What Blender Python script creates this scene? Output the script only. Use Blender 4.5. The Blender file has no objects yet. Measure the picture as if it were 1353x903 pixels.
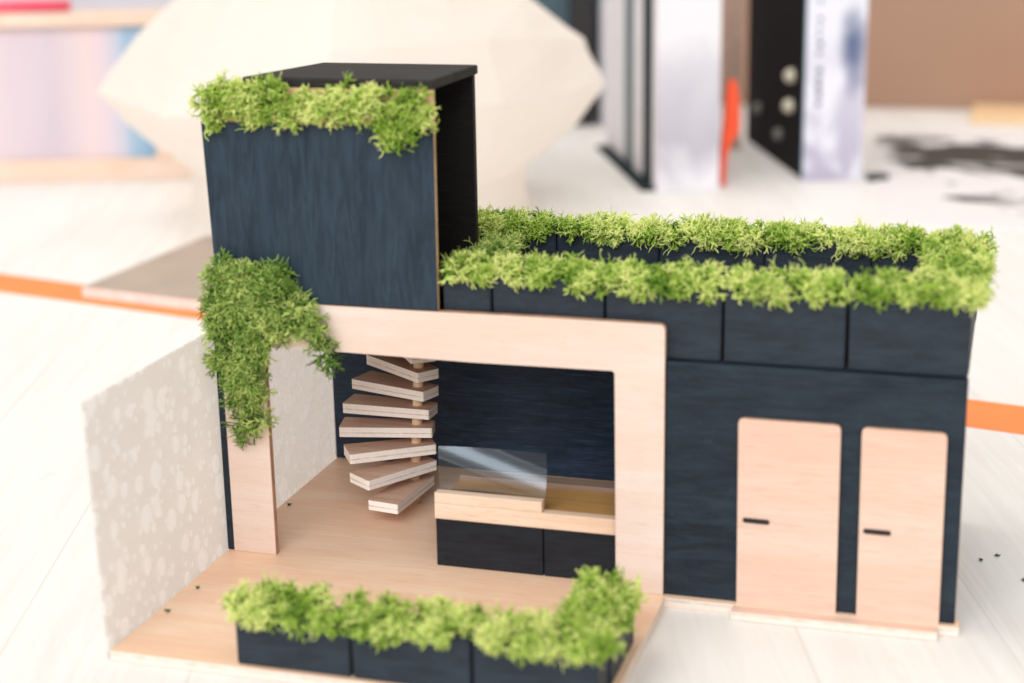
import bpy, bmesh, math, random
import numpy as np
from mathutils import Vector, Matrix

random.seed(7)
rng = np.random.default_rng(11)
scene = bpy.context.scene
col = scene.collection
S = 0.01            # everything below is written in centimetres; one Blender unit is one metre
ZT = 0.25           # the model's floor lies this far above the table (thickness of its base plate)

def W(p):           # centimetres, z measured from the model's floor  ->  metres, z measured from the table
    return Vector((p[0]*S, p[1]*S, (p[2]+ZT)*S))

# ------------------------------------------------------------------ camera
CAM = dict(pos=(18.82408, -36.82167, 16.82712),
           fwd=(-0.28065593, 0.92147113, -0.26855764),
           right=(0.9578924, 0.28657892, -0.01773915),
           up=(-0.06061684, 0.26222792, 0.96310026))
cd = bpy.data.cameras.new('camera')
cam = bpy.data.objects.new('camera', cd)
col.objects.link(cam)
r, u, f = (Vector(CAM[k]).normalized() for k in ('right', 'up', 'fwd'))
m = Matrix((r, u, -f)).transposed().to_4x4()
m.translation = W(CAM['pos'])
cam.matrix_world = m
cd.sensor_width = 36.0
cd.lens = 36.0*2224.75/1353
cd.clip_start = 0.02
cd.clip_end = 50
cd.dof.use_dof = True
cd.dof.focus_distance = 0.455
cd.dof.aperture_fstop = 9.8
cd.dof.aperture_blades = 9
scene.camera = cam

# ------------------------------------------------------------------ light
world = bpy.data.worlds.new('World')
scene.world = world
world.use_nodes = True
bg = world.node_tree.nodes['Background']
bg.inputs['Color'].default_value = (1.0, 0.94, 0.89, 1)
bg.inputs['Strength'].default_value = 0.74

def area(name, loc, target, size, sizey, power, color):
    d = bpy.data.lights.new(name, 'AREA')
    d.shape = 'RECTANGLE'
    d.size = size*S
    d.size_y = sizey*S
    d.energy = power
    d.color = color
    o = bpy.data.objects.new(name, d)
    col.objects.link(o)
    o.location = W(loc)
    o.rotation_euler = (W(target)-W(loc)).to_track_quat('-Z', 'Y').to_euler()
    return o
area('window_light', (0, -336, 226), (8, 6, 3), 380, 250, 166.0, (0.90, 0.955, 1.0))

area('side_window_light', (-200, 20, 540), (0, 30, 0), 300, 300, 98.0, (1.0, 0.97, 0.93))

area('rear_fill_light', (10, 125, 150), (2, 62, 0), 150, 90, 5.0, (1.0, 0.97, 0.93))  # added fill that brightens the rear table, not a known lamp

scene.view_settings.view_transform = 'Standard'
scene.view_settings.look = 'None'
scene.view_settings.exposure = -0.03
scene.view_settings.gamma = 1.0
scene.cycles.max_bounces = 10
scene.cycles.transparent_max_bounces = 16
scene.cycles.use_denoising = True

# ------------------------------------------------------------------ materials
class NT:
    def __init__(self, name):
        self.m = bpy.data.materials.new(name)
        self.m.use_nodes = True
        self.t = self.m.node_tree
        self.b = self.t.nodes['Principled BSDF']
        self.out = self.t.nodes['Material Output']
        tc = self.n('ShaderNodeTexCoord')
        mp = self.n('ShaderNodeMapping')
        mp.inputs['Scale'].default_value = (100, 100, 100)
        self.t.links.new(tc.outputs['Object'], mp.inputs['Vector'])
        self.co = mp.outputs['Vector']          # object coordinates in centimetres
    def n(self, typ, **kw):
        nd = self.t.nodes.new(typ)
        for k, v in kw.items():
            setattr(nd, k, v)
        return nd
    def l(self, a, b):
        self.t.links.new(a, b)
    def map(self, scale=(1, 1, 1), rot=(0, 0, 0), loc=(0, 0, 0), src=None):
        mp = self.n('ShaderNodeMapping')
        mp.inputs['Scale'].default_value = scale
        mp.inputs['Rotation'].default_value = rot
        mp.inputs['Location'].default_value = loc
        self.l(src or self.co, mp.inputs['Vector'])
        return mp.outputs['Vector']
    def noise(self, vec, scale=1.0, detail=4, rough=0.55, dist=0.0):
        nd = self.n('ShaderNodeTexNoise')
        nd.inputs['Scale'].default_value = scale
        nd.inputs['Detail'].default_value = detail
        nd.inputs['Roughness'].default_value = rough
        nd.inputs['Distortion'].default_value = dist
        self.l(vec, nd.inputs['Vector'])
        return nd.outputs['Fac']
    def ramp(self, fac, stops, interp='LINEAR'):
        nd = self.n('ShaderNodeValToRGB')
        cr = nd.color_ramp
        cr.interpolation = interp
        while len(cr.elements) < len(stops):
            cr.elements.new(0.5)
        for e, (p, c) in zip(cr.elements, stops):
            e.position = p
            e.color = (c, c, c, 1) if isinstance(c, (int, float)) else (*c, 1)
        self.l(fac, nd.inputs['Fac'])
        return nd.outputs['Color']
    def mix(self, fac, a, b, blend='MIX'):
        nd = self.n('ShaderNodeMix', data_type='RGBA', blend_type=blend)
        for sock, v in ((nd.inputs[0], fac), (nd.inputs[6], a), (nd.inputs[7], b)):
            if isinstance(v, (int, float)):
                sock.default_value = v
            elif isinstance(v, tuple):
                sock.default_value = (*v, 1)
            else:
                self.l(v, sock)
        return nd.outputs[2]
    def bump(self, h, strength=0.3, dist=0.02):
        nd = self.n('ShaderNodeBump')
        nd.inputs['Strength'].default_value = strength
        nd.inputs['Distance'].default_value = dist*S
        self.l(h, nd.inputs['Height'])
        self.l(nd.outputs['Normal'], self.b.inputs['Normal'])
    def color(self, c):
        if isinstance(c, tuple):
            self.b.inputs['Base Color'].default_value = (*c, 1)
        else:
            self.l(c, self.b.inputs['Base Color'])
    def set(self, **kw):
        for k, v in kw.items():
            self.b.inputs[k.replace('_', ' ')].default_value = v

def grain_scale(axis, along, across):
    s = [across]*3
    s['xyz'.index(axis)] = along
    return tuple(s)

def ply(name, c1, c2, axis='x', rough=0.62):
    n = NT(name)
    g = n.noise(n.map(grain_scale(axis, 0.22, 4.5)), 1.0, 6, 0.6, 0.6)
    broad = n.noise(n.map(grain_scale(axis, 0.10, 0.55)), 1.0, 3, 0.5, 1.0)
    pores = n.noise(n.map(grain_scale(axis, 1.6, 34)), 1.0, 2, 0.5)
    c = n.mix(n.ramp(g, [(0.36, 0.0), (0.62, 1.0)]), c1, c2)
    c = n.mix(n.ramp(broad, [(0.4, 0.0), (0.68, 0.75)]), c, tuple(v*k for v, k in zip(c2, (0.96, 0.88, 0.82))))
    c = n.mix(n.ramp(pores, [(0.56, 0.0), (0.72, 0.6)]), c, tuple(v*k for v, k in zip(c2, (0.82, 0.70, 0.60))))
    n.color(c)
    n.set(Roughness=rough)
    n.bump(pores, 0.25, 0.01)
    return n.m

def ply_edge(name, axis, t, tan=(0.72, 0.60, 0.50), dark=(0.42, 0.28, 0.19)):
    """raw plywood edge: thin veneers stacked along the given axis, t = sheet thickness"""
    n = NT(name)
    sx = n.n('ShaderNodeSeparateXYZ')
    n.l(n.co, sx.inputs[0])
    ma = n.n('ShaderNodeMath', operation='MULTIPLY')
    n.l(sx.outputs['xyz'.index(axis)], ma.inputs[0])
    ma.inputs[1].default_value = 1.5/t
    fr = n.n('ShaderNodeMath', operation='PINGPONG')
    n.l(ma.outputs[0], fr.inputs[0])
    fr.inputs[1].default_value = 0.5
    wob = n.noise(n.map((3, 3, 3)), 1, 3)
    ad = n.n('ShaderNodeMath', operation='MULTIPLY_ADD')
    n.l(wob, ad.inputs[0]); ad.inputs[1].default_value = 0.35; n.l(fr.outputs[0], ad.inputs[2])
    fib = n.noise(n.map((9, 9, 9)), 1.5, 4, 0.7)
    c = n.mix(n.ramp(ad.outputs[0], [(0.20, 1.0), (0.30, 0.0)]), tan, dark)
    c = n.mix(n.ramp(fib, [(0.5, 0.0), (0.75, 0.5)]), c, dark)
    n.color(c)
    n.set(Roughness=0.8)
    n.bump(fib, 0.5, 0.02)
    return n.m

def black_paint(name, c1, c2, axis='x', rough=0.5, streak=0.5, speck=0.0, worn=0.0, k=0.55):
    c1, c2 = tuple(v*k for v in c1), tuple(v*k for v in c2)
    n = NT(name)
    g = n.noise(n.map(grain_scale(axis, 0.6, 4.2)), 1.0, 6, 0.65, 1.6)
    broad = n.noise(n.map(grain_scale(axis, 0.35, 1.1)), 1.0, 4, 0.6, 1.2)
    fine = n.noise(n.map(grain_scale(axis, 1.4, 30)), 1.0, 3, 0.6)
    c = n.mix(n.ramp(broad, [(0.34, 0.0), (0.68, 1.0)]), c1, c2)
    c = n.mix(n.ramp(g, [(0.42, 0.0), (0.72, streak)]), c, tuple(v*1.9 for v in c2))
    if speck:
        c = n.mix(n.ramp(fine, [(0.56, 0.0), (0.72, speck)]), c, tuple(min(1, v*5.5) for v in c2))
    if worn:
        wn = n.noise(n.map((2.2, 2.2, 2.2)), 3.0, 5, 0.7)
        c = n.mix(n.ramp(wn, [(0.60, 0.0), (0.74, worn)]), c, (0.10, 0.13, 0.15))
    n.color(c)
    n.set(Roughness=rough)
    n.l(n.ramp(g, [(0.3, rough-0.08), (0.7, rough+0.14)]), n.b.inputs['Roughness'])
    n.b.inputs['Specular IOR Level'].default_value = 0.22
    n.bump(n.mix(0.5, fine, g), 0.45, 0.018)
    return n.m

def plain(name, c, rough=0.6, var=0.12, scale=1.2):
    n = NT(name)
    g = n.noise(n.map((scale,)*3), 1.0, 5, 0.6)
    n.color(n.mix(n.ramp(g, [(0.3, 0.0), (0.7, 1.0)]), tuple(v*(1-var) for v in c), tuple(min(1, v*(1+var)) for v in c)))
    n.set(Roughness=rough)
    return n.m

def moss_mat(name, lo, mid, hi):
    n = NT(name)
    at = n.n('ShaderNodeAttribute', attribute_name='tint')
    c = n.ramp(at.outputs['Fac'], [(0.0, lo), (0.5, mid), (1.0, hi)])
    n.color(c)
    n.set(Roughness=0.75)
    n.b.inputs['Specular IOR Level'].default_value = 0.25
    tr = n.n('ShaderNodeBsdfTranslucent')
    n.l(c, tr.inputs['Color'])
    mx = n.n('ShaderNodeMixShader')
    mx.inputs[0].default_value = 0.10
    n.l(n.b.outputs[0], mx.inputs[1]); n.l(tr.outputs[0], mx.inputs[2])
    n.l(mx.outputs[0], n.out.inputs['Surface'])
    return n.m

M = {}
M['birch'] = ply('birch_plywood', (0.755, 0.62, 0.54), (0.73, 0.57, 0.48), 'x')
M['birch_v'] = ply('birch_plywood_upright', (0.78, 0.64, 0.55), (0.755, 0.59, 0.49), 'z')
M['door'] = ply('door_veneer', (0.735, 0.53, 0.425), (0.70, 0.475, 0.365), 'x')
M['floor'] = ply('floor_plywood', (0.90, 0.66, 0.48), (0.86, 0.57, 0.39), 'x', 0.45)
M['edge_z'] = ply_edge('plywood_edge', 'z', 0.25, (0.78, 0.70, 0.62), (0.6, 0.45, 0.34))
M['burnt'] = plain('burnt_plywood_edge', (0.50, 0.27, 0.16), 0.8, 0.25, 3)
M['tan_edge'] = plain('tan_plywood_edge', (0.62, 0.40, 0.20), 0.8, 0.2, 3)
M['tread_top'] = ply('shaded_tread_veneer', (0.66, 0.44, 0.32), (0.56, 0.35, 0.25), 'x', 0.7)  # tops darker than the edges: the roof's shade put into the colour
M['tread_edge'] = ply_edge('tread_plywood_edge', 'z', 0.27, (0.93, 0.83, 0.75), (0.70, 0.55, 0.46))
M['dowel'] = ply('dowel_wood', (0.88, 0.68, 0.47), (0.80, 0.57, 0.36), 'z')
M['pine'] = ply('pine_slat', (0.82, 0.63, 0.48), (0.76, 0.54, 0.38), 'x')
M['shaded_wood'] = ply('varnished_shaded_wood', (0.60, 0.34, 0.12), (0.50, 0.265, 0.085), 'x', 0.4)  # counter wood with its deep shade painted in as darker brown
M['dull_brown'] = ply('dull_brown_board', (0.36, 0.25, 0.185), (0.27, 0.18, 0.13), 'x')  # dull grey-brown for the back board
M['black_x'] = black_paint('black_stained_wood', (0.015, 0.024, 0.037), (0.030, 0.047, 0.066), 'x', 0.5, 0.5, 0.0, 0.16)
M['black_z'] = black_paint('cool_lit_black_wood', (0.020, 0.038, 0.060), (0.036, 0.060, 0.086), 'z', 0.5, 0.6, 0.0, 0.10)  # black stain, cool front light painted in as a blue cast
M['black_back'] = black_paint('black_scored_wood', (0.024, 0.042, 0.072), (0.038, 0.066, 0.115), 'x', 0.42, 0.6, 0.28)
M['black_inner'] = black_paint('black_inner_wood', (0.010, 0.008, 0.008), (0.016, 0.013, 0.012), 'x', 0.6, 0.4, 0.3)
M['black_roof'] = black_paint('black_roof_board', (0.028, 0.024, 0.022), (0.044, 0.038, 0.034), 'x', 0.7, 0.3, 0.25)  # matte black with the warm light from above painted in as brown
M['planter'] = black_paint('black_planter_board', (0.027, 0.038, 0.053), (0.041, 0.057, 0.076), 'x', 0.5, 0.45, 0.0, 0.2)
M['cabinet'] = black_paint('black_cabinet_board', (0.016, 0.019, 0.026), (0.026, 0.031, 0.042), 'x', 0.45, 0.4)
M['soil'] = plain('planter_filling', (0.035, 0.03, 0.02), 0.9, 0.4, 5)
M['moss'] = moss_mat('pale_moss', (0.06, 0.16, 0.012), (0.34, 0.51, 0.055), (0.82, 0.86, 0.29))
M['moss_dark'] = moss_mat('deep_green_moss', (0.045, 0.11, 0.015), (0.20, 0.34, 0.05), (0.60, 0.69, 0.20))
M['paper'] = None

def make_paper():
    n = NT('white_paper')
    g = n.noise(n.map((0.8,)*3), 1, 5, 0.6)
    n.color(n.mix(g, (0.90, 0.87, 0.83), (0.94, 0.915, 0.875)))
    n.set(Roughness=0.85)
    tr = n.n('ShaderNodeBsdfTranslucent')
    tr.inputs['Color'].default_value = (0.96, 0.90, 0.84, 1)
    mx = n.n('ShaderNodeMixShader')
    mx.inputs[0].default_value = 0.6
    n.l(n.b.outputs[0], mx.inputs[1]); n.l(tr.outputs[0], mx.inputs[2])
    n.l(mx.outputs[0], n.out.inputs['Surface'])
    n.bump(g, 0.4, 0.1)
    return n.m
M['paper'] = make_paper()

def make_table():
    n = NT('white_painted_table')
    rot = (0, 0, math.radians(-18))
    base = n.map((1, 1, 1), rot)
    g = n.noise(n.map((3.2, 0.10, 1), src=base), 1, 6, 0.62, 0.8)
    broad = n.noise(n.map((0.25, 0.05, 1), src=base), 1, 4, 0.6)
    knots = n.noise(n.map((0.5, 0.14, 1), src=base), 1, 5, 0.7, 2.0)
    c = n.mix(n.ramp(g, [(0.40, 0.0), (0.75, 1.0)]), (0.775, 0.745, 0.705), (0.69, 0.65, 0.605))
    c = n.mix(n.ramp(broad, [(0.42, 0.0), (0.7, 0.5)]), c, (0.83, 0.80, 0.76))
    c = n.mix(n.ramp(knots, [(0.62, 0.0), (0.70, 0.25)]), c, (0.60, 0.55, 0.50))
    sx = n.n('ShaderNodeSeparateXYZ')
    n.l(base, sx.inputs[0])
    wob = n.noise(n.map((0.3, 0.02, 1), src=base), 1, 2)
    ad = n.n('ShaderNodeMath', operation='MULTIPLY_ADD')
    n.l(wob, ad.inputs[0]); ad.inputs[1].default_value = 0.25; n.l(sx.outputs[0], ad.inputs[2])
    pp = n.n('ShaderNodeMath', operation='PINGPONG')
    n.l(ad.outputs[0], pp.inputs[0]); pp.inputs[1].default_value = 2.3
    c = n.mix(n.ramp(pp.outputs[0], [(0.0, 0.75), (0.04, 0.0)]), c, (0.56, 0.51, 0.46))
    n.color(c)
    n.set(Roughness=0.5)
    n.bump(g, 0.3, 0.02)
    return n.m
M['table'] = make_table()

def make_screen():
    n = NT('etched_translucent_sheet')
    sx = n.n('ShaderNodeSeparateXYZ'); n.l(n.co, sx.inputs[0])
    cx = n.n('ShaderNodeCombineXYZ'); n.l(sx.outputs[1], cx.inputs[0]); n.l(sx.outputs[2], cx.inputs[1])
    def bubbles(scale, lo, hi, stretch):
        vo = n.n('ShaderNodeTexVoronoi', voronoi_dimensions='2D')
        vo.inputs['Scale'].default_value = scale
        vo.inputs['Randomness'].default_value = 0.9
        n.l(n.map((1, stretch, 1), src=cx.outputs[0]), vo.inputs['Vector'])
        sc = n.n('ShaderNodeSeparateColor'); n.l(vo.outputs['Color'], sc.inputs[0])
        rd = n.n('ShaderNodeMapRange'); n.l(sc.outputs[0], rd.inputs[0]); rd.inputs[3].default_value = lo; rd.inputs[4].default_value = hi
        sb = n.n('ShaderNodeMath', operation='SUBTRACT'); n.l(rd.outputs[0], sb.inputs[0]); n.l(vo.outputs['Distance'], sb.inputs[1])
        return n.ramp(sb.outputs[0], [(0.0, 0.30), (0.015, 0.0), (0.05, 0.0), (0.075, 1.0)])
    dots = n.mix(1.0, bubbles(1.6, 0.10, 0.52, 0.75), bubbles(2.9, 0.02, 0.36, 0.8), 'LIGHTEN')
    df = n.n('ShaderNodeBsdfDiffuse')
    n.l(n.mix(dots, (0.80, 0.765, 0.73), (0.98, 0.96, 0.94)), df.inputs['Color'])
    tl = n.n('ShaderNodeBsdfTranslucent')
    n.l(n.mix(dots, (0.86, 0.82, 0.78), (1.0, 0.985, 0.97)), tl.inputs['Color'])
    tp = n.n('ShaderNodeBsdfTransparent')
    tp.inputs['Color'].default_value = (0.93, 0.90, 0.88, 1)
    gl = n.n('ShaderNodeBsdfGlossy')
    gl.inputs['Roughness'].default_value = 0.25
    m1 = n.n('ShaderNodeMixShader'); m1.inputs[0].default_value = 0.62
    n.l(df.outputs[0], m1.inputs[1]); n.l(tl.outputs[0], m1.inputs[2])
    m2 = n.n('ShaderNodeMixShader')
    n.l(n.ramp(dots, [(0, 0.42), (1, 0.66)]), m2.inputs[0])
    n.l(tp.outputs[0], m2.inputs[1]); n.l(m1.outputs[0], m2.inputs[2])
    m3 = n.n('ShaderNodeMixShader'); m3.inputs[0].default_value = 0.04
    n.l(m2.outputs[0], m3.inputs[1]); n.l(gl.outputs[0], m3.inputs[2])
    n.l(m3.outputs[0], n.out.inputs['Surface'])
    return n.m
M['screen'] = make_screen()

def make_acrylic():
    n = NT('clear_acrylic')
    tp = n.n('ShaderNodeBsdfTransparent')
    tp.inputs['Color'].default_value = (0.95, 0.96, 0.97, 1)
    gl = n.n('ShaderNodeBsdfGlossy')
    gl.inputs['Roughness'].default_value = 0.17
    gl.inputs['Color'].default_value = (0.82, 0.92, 1.0, 1)
    df = n.n('ShaderNodeBsdfDiffuse')
    df.inputs['Color'].default_value = (0.55, 0.60, 0.66, 1)
    lw = n.n('ShaderNodeFresnel'); lw.inputs['IOR'].default_value = 1.8
    m0 = n.n('ShaderNodeMixShader'); m0.inputs[0].default_value = 0.035
    n.l(tp.outputs[0], m0.inputs[1]); n.l(df.outputs[0], m0.inputs[2])
    mx = n.n('ShaderNodeMixShader')
    n.l(lw.outputs[0], mx.inputs[0]); n.l(m0.outputs[0], mx.inputs[1]); n.l(gl.outputs[0], mx.inputs[2])
    n.l(mx.outputs[0], n.out.inputs['Surface'])
    return n.m
M['acrylic'] = make_acrylic()

# ------------------------------------------------------------------ building helpers
ORG = {}
def local(parent, p):                 # centimetres -> the parent's local metres
    w = W(p)
    return w - ORG[parent.name] if parent else w

def thing(name, label, cat, at, group=None, kind=None):
    o = bpy.data.objects.new(name, None)
    o.empty_display_size = 0.01
    col.objects.link(o)
    o.location = W(at)
    ORG[o.name] = W(at)
    tag(o, label, cat, group, kind)
    return o

def tag(o, label=None, cat=None, group=None, kind=None):
    for k, v in (('label', label), ('category', cat), ('group', group), ('kind', kind)):
        if v:
            o[k] = v
    return o

def link(name, bm, mats, parent=None, at=None, smooth=False):
    """bm holds centimetre coordinates; one mesh object with its origin at the thing's base"""
    org = ORG[parent.name] if parent else W(at or (0, 0, -ZT))
    for v in bm.verts:
        v.co = W(v.co) - org
    me = bpy.data.meshes.new(name)
    bm.normal_update()
    bm.to_mesh(me)
    bm.free()
    for mt in (mats if isinstance(mats, (list, tuple)) else [mats]):
        me.materials.append(mt)
    if smooth:
        me.polygons.foreach_set('use_smooth', [True]*len(me.polygons))
    o = bpy.data.objects.new(name, me)
    col.objects.link(o)
    if parent:
        o.parent = parent
        ORG[o.name] = org
    else:
        o.location = org
        ORG[o.name] = org
    return o

def add_box(bm, lo, hi, bev=0.015, mi=0, jit=0.0):
    ret = bmesh.ops.create_cube(bm, size=1)
    vs = ret['verts']
    c = [(a+b)/2 for a, b in zip(lo, hi)]
    d = [b-a for a, b in zip(lo, hi)]
    for v in vs:
        v.co = Vector([c[i]+v.co[i]*d[i]+random.uniform(-jit, jit) for i in range(3)])
    fs = {fc for v in vs for fc in v.link_faces}
    for fc in fs:
        fc.material_index = mi
    if bev:
        es = list({e for v in vs for e in v.link_edges})
        bmesh.ops.bevel(bm, geom=es, offset=bev, segments=2, affect='EDGES', profile=0.6)
    return vs

def add_prism(bm, outline, axis, a, b, bev=0.012, mi=0, side_mi=None):
    """outline: 2-D points in the plane across the axis ('y': x,z; 'z': x,y; 'x': y,z)"""
    def P(p, t):
        return {'y': (p[0], t, p[1]), 'z': (p[0], p[1], t), 'x': (t, p[0], p[1])}[axis]
    va = [bm.verts.new(P(p, a)) for p in outline]
    vb = [bm.verts.new(P(p, b)) for p in outline]
    n = len(outline)
    fs = [bm.faces.new(va), bm.faces.new(vb[::-1])]
    for i in range(n):
        j = (i+1) % n
        fc = bm.faces.new((va[j], va[i], vb[i], vb[j]))
        fc.material_index = side_mi if side_mi is not None else mi
    for fc in fs:
        fc.material_index = mi
    if bev:
        es = list(fs[0].edges)+list(fs[1].edges)
        bmesh.ops.bevel(bm, geom=es, offset=bev, segments=2, affect='EDGES', profile=0.6)
    bmesh.ops.recalc_face_normals(bm, faces=bm.faces[:])

def rounded(pts, rad, seg=4):
    """round the corners of a polygon whose radius entry is > 0"""
    out = []
    n = len(pts)
    for i, p in enumerate(pts):
        rr = rad[i] if isinstance(rad, (list, tuple)) else rad
        p = Vector(p)
        if not rr:
            out.append(tuple(p)); continue
        a = (Vector(pts[i-1])-p).normalized()
        b = (Vector(pts[(i+1) % n])-p).normalized()
        for k in range(seg+1):
            t = k/seg
            q = (1-t)**2*(p+a*rr)+2*t*(1-t)*p+t*t*(p+b*rr)
            out.append(tuple(q))
    return out

def add_tube(bm, p0, p1, r0, r1=None, n=16, mi=0):
    p0, p1 = Vector(p0), Vector(p1)
    r1 = r0 if r1 is None else r1
    d = (p1-p0).normalized()
    a = d.orthogonal().normalized()
    b = d.cross(a)
    ring = lambda p, rr: [bm.verts.new(p+(a*math.cos(t)+b*math.sin(t))*rr) for t in [2*math.pi*k/n for k in range(n)]]
    A, B = ring(p0, r0), ring(p1, r1)
    for i in range(n):
        j = (i+1) % n
        fc = bm.faces.new((A[i], A[j], B[j], B[i])); fc.material_index = mi; fc.smooth = True
    bm.faces.new(A[::-1]).material_index = mi
    bm.faces.new(B).material_index = mi

def box_part(name, lo, hi, mats, parent, bev=0.015, jit=0.0, edge_axes=None):
    bm = bmesh.new()
    add_box(bm, lo, hi, bev, 0, jit)
    bm.normal_update()
    if edge_axes:
        for fc in bm.faces:
            k = max(range(3), key=lambda i: abs(fc.normal[i]))
            if 'xyz'[k] in edge_axes:
                fc.material_index = 1
    return link(name, bm, mats, parent)

# ------------------------------------------------------------------ moss: many forked, tapering tendrils in one mesh
def unit(v):
    return v/np.maximum(np.linalg.norm(v, axis=1, keepdims=True), 1e-9)

def tendrils(P, D, tint, levels=5, L=0.063, r=0.025, spread=0.84, fork=0.68):
    """P, D: starts and directions in centimetres. Returns vertices, quads and a tint per vertex."""
    VV, FF, TT = [], [], []
    off = 0
    R = np.full(len(P), r)*rng.uniform(0.8, 1.2, len(P))
    ln = L*rng.uniform(0.7, 1.3, len(P))
    for lev in range(levels):
        E = P+D*ln[:, None]
        ref = np.where(np.abs(D[:, 2:3]) < 0.8, np.array([[0, 0, 1.0]]), np.array([[1.0, 0, 0]]))
        a = unit(np.cross(D, ref)); b = np.cross(D, a)
        R1 = R*(0.93 if lev < levels-1 else 0.5)
        rings = []
        for pos, rad in ((P-D*R[:, None]*0.5, R), (E, R1)):
            for q in range(4):
                t = 2*math.pi*q/4
                rings.append(pos+(a*math.cos(t)+b*math.sin(t))*rad[:, None])
        V = np.stack(rings, 1)                                    # n, 8, 3
        n = len(P)
        base = off+np.arange(n)[:, None]*8
        F = np.concatenate([base+np.array([[q, (q+1) % 4, 4+(q+1) % 4, 4+q]]) for q in range(4)]
                           + ([base+np.array([[4, 5, 6, 7]])] if lev == levels-1 else []), 0)
        VV.append(V.reshape(-1, 3)); FF.append(F); TT.append(np.repeat(tint+0.13*(lev-1.6), 8))  # tips paler; the darker cores put the moss's own shadow into colour
        off += n*8
        if lev == levels-1:
            break
        two = rng.uniform(size=n) < (fork if lev else 1.0)
        idx = np.repeat(np.arange(n), np.where(two, 2, 1))
        forked = np.repeat(two, np.where(two, 2, 1))
        Dn = D[idx]
        ax = unit(np.cross(Dn, rng.normal(size=Dn.shape)))
        ang = (spread*rng.uniform(0.5, 1.3, len(idx))*np.where(forked, 1.0, 0.8))[:, None]
        P = E[idx]
        D = unit(Dn*np.cos(ang)+ax*np.sin(ang))
        R = R1[idx]*rng.uniform(0.88, 1.0, len(idx))
        ln = np.clip(ln[idx]*rng.uniform(0.8, 1.2, len(idx)), 0.04, 0.11)
        tint = tint[idx]+rng.normal(0, 0.05, len(idx))
    return np.concatenate(VV), np.concatenate(FF), np.concatenate(TT)

def moss_object(name, P, D, tint, mat, parent=None, at=None, **kw):
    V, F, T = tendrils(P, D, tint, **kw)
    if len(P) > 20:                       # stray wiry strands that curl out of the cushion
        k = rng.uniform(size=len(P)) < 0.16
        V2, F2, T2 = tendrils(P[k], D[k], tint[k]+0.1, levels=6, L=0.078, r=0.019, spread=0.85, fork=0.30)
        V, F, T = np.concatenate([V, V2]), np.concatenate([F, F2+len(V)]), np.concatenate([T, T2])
    org = np.array(ORG[parent.name] if parent else W(at))
    V = V.copy(); V[:, 2] += ZT
    V = V*S-org
    me = bpy.data.meshes.new(name)
    me.vertices.add(len(V)); me.vertices.foreach_set('co', V.astype(np.float32).ravel())
    me.loops.add(len(F)*4); me.loops.foreach_set('vertex_index', F.astype(np.int32).ravel())
    me.polygons.add(len(F))
    me.polygons.foreach_set('loop_start', np.arange(len(F), dtype=np.int32)*4)
    me.polygons.foreach_set('use_smooth', np.ones(len(F), dtype=bool))
    me.update(calc_edges=True)
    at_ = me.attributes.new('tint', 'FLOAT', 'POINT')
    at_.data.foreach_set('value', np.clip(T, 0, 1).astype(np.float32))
    me.materials.append(mat)
    o = bpy.data.objects.new(name, me)
    col.objects.link(o)
    if parent:
        o.parent = parent
    else:
        o.location = Vector(org)
        ORG[o.name] = Vector(org)
    return o

def wavy(x, seed, amp=1.0):
    rs = np.random.default_rng(seed)
    out = np.zeros_like(x)
    for fq in (0.9, 2.1, 3.7, 6.5):
        out += np.sin(x*fq+rs.uniform(0, 6.28))*rs.uniform(0.4, 1.0)/fq**0.5
    return amp*out/2.2

def tufts(C, tint, per=7, jit=0.10, bias=(0, 0, 0.35)):
    """sprigs radiating from tuft centres C, so that the moss reads as small coral-like cushions"""
    n = len(C)
    P = np.repeat(C, per, 0)
    D = unit(rng.normal(size=(n*per, 3)))
    P = P+D*jit*rng.uniform(0.2, 1, (n*per, 1))
    b_ = np.array(bias, float)
    b_ = b_[None] if b_.ndim == 1 else np.repeat(b_, per, 0)
    return P, unit(D+b_), np.repeat(tint, per)+rng.normal(0, 0.09, n*per)

def row_points(x0, x1, y0, y1, z, dens=11, h=0.2, seed=1, over=(0.0, 0.0, 0.0, 0.0)):
    """tuft centres over the top of a trough; over = how far the moss spills over the (-y, +y, -x, +x) edges"""
    n = int((x1-x0)*(y1-y0)*dens)
    x, y = rng.uniform(x0+0.06, x1-0.06, n), rng.uniform(y0+0.05, y1-0.15, n)
    s = x+y*1.3
    zz = z+0.02+h*np.clip(0.5+1.5*wavy(s*1.25, seed), 0.0, 2.3)*rng.uniform(0.2, 1, n)
    C = [np.stack([x, y, zz], 1)]
    B = [np.tile([0, 0, 0.35], (n, 1))]
    def edge(k, length, place, out):
        if not over[k]:
            return
        m_ = int(length*7)
        t = rng.uniform(0.05, length-0.05, m_)
        drop = np.clip(0.0+0.34*wavy(t*1.15+k*3.0, seed+9), -0.10, 0.46)*over[k]
        C.append(place(t, np.full(m_, 0.02)+rng.uniform(-0.05, 0.07, m_), z+0.08-drop*rng.uniform(0.1, 1.0, m_)))
        B.append(np.tile(np.array(out)*0.5+np.array([0, 0, -0.05]), (m_, 1)))
    edge(0, x1-x0, lambda t, d, q: np.stack([x0+t, y0-d, q], 1), (0, -1, 0))
    edge(1, x1-x0, lambda t, d, q: np.stack([x0+t, y1+d, q], 1), (0, 1, 0))
    edge(2, y1-y0, lambda t, d, q: np.stack([x0-d, y0+t, q], 1), (-1, 0, 0))
    edge(3, y1-y0, lambda t, d, q: np.stack([x1+d, y0+t, q], 1), (1, 0, 0))
    C, B = np.concatenate(C), np.concatenate(B)
    T = np.clip(0.40+0.42*wavy(C[:, 0]*1.7+C[:, 1], seed+50)+rng.normal(0, 0.20, len(C)), 0, 1)
    return tufts(C, T, bias=B)

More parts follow.
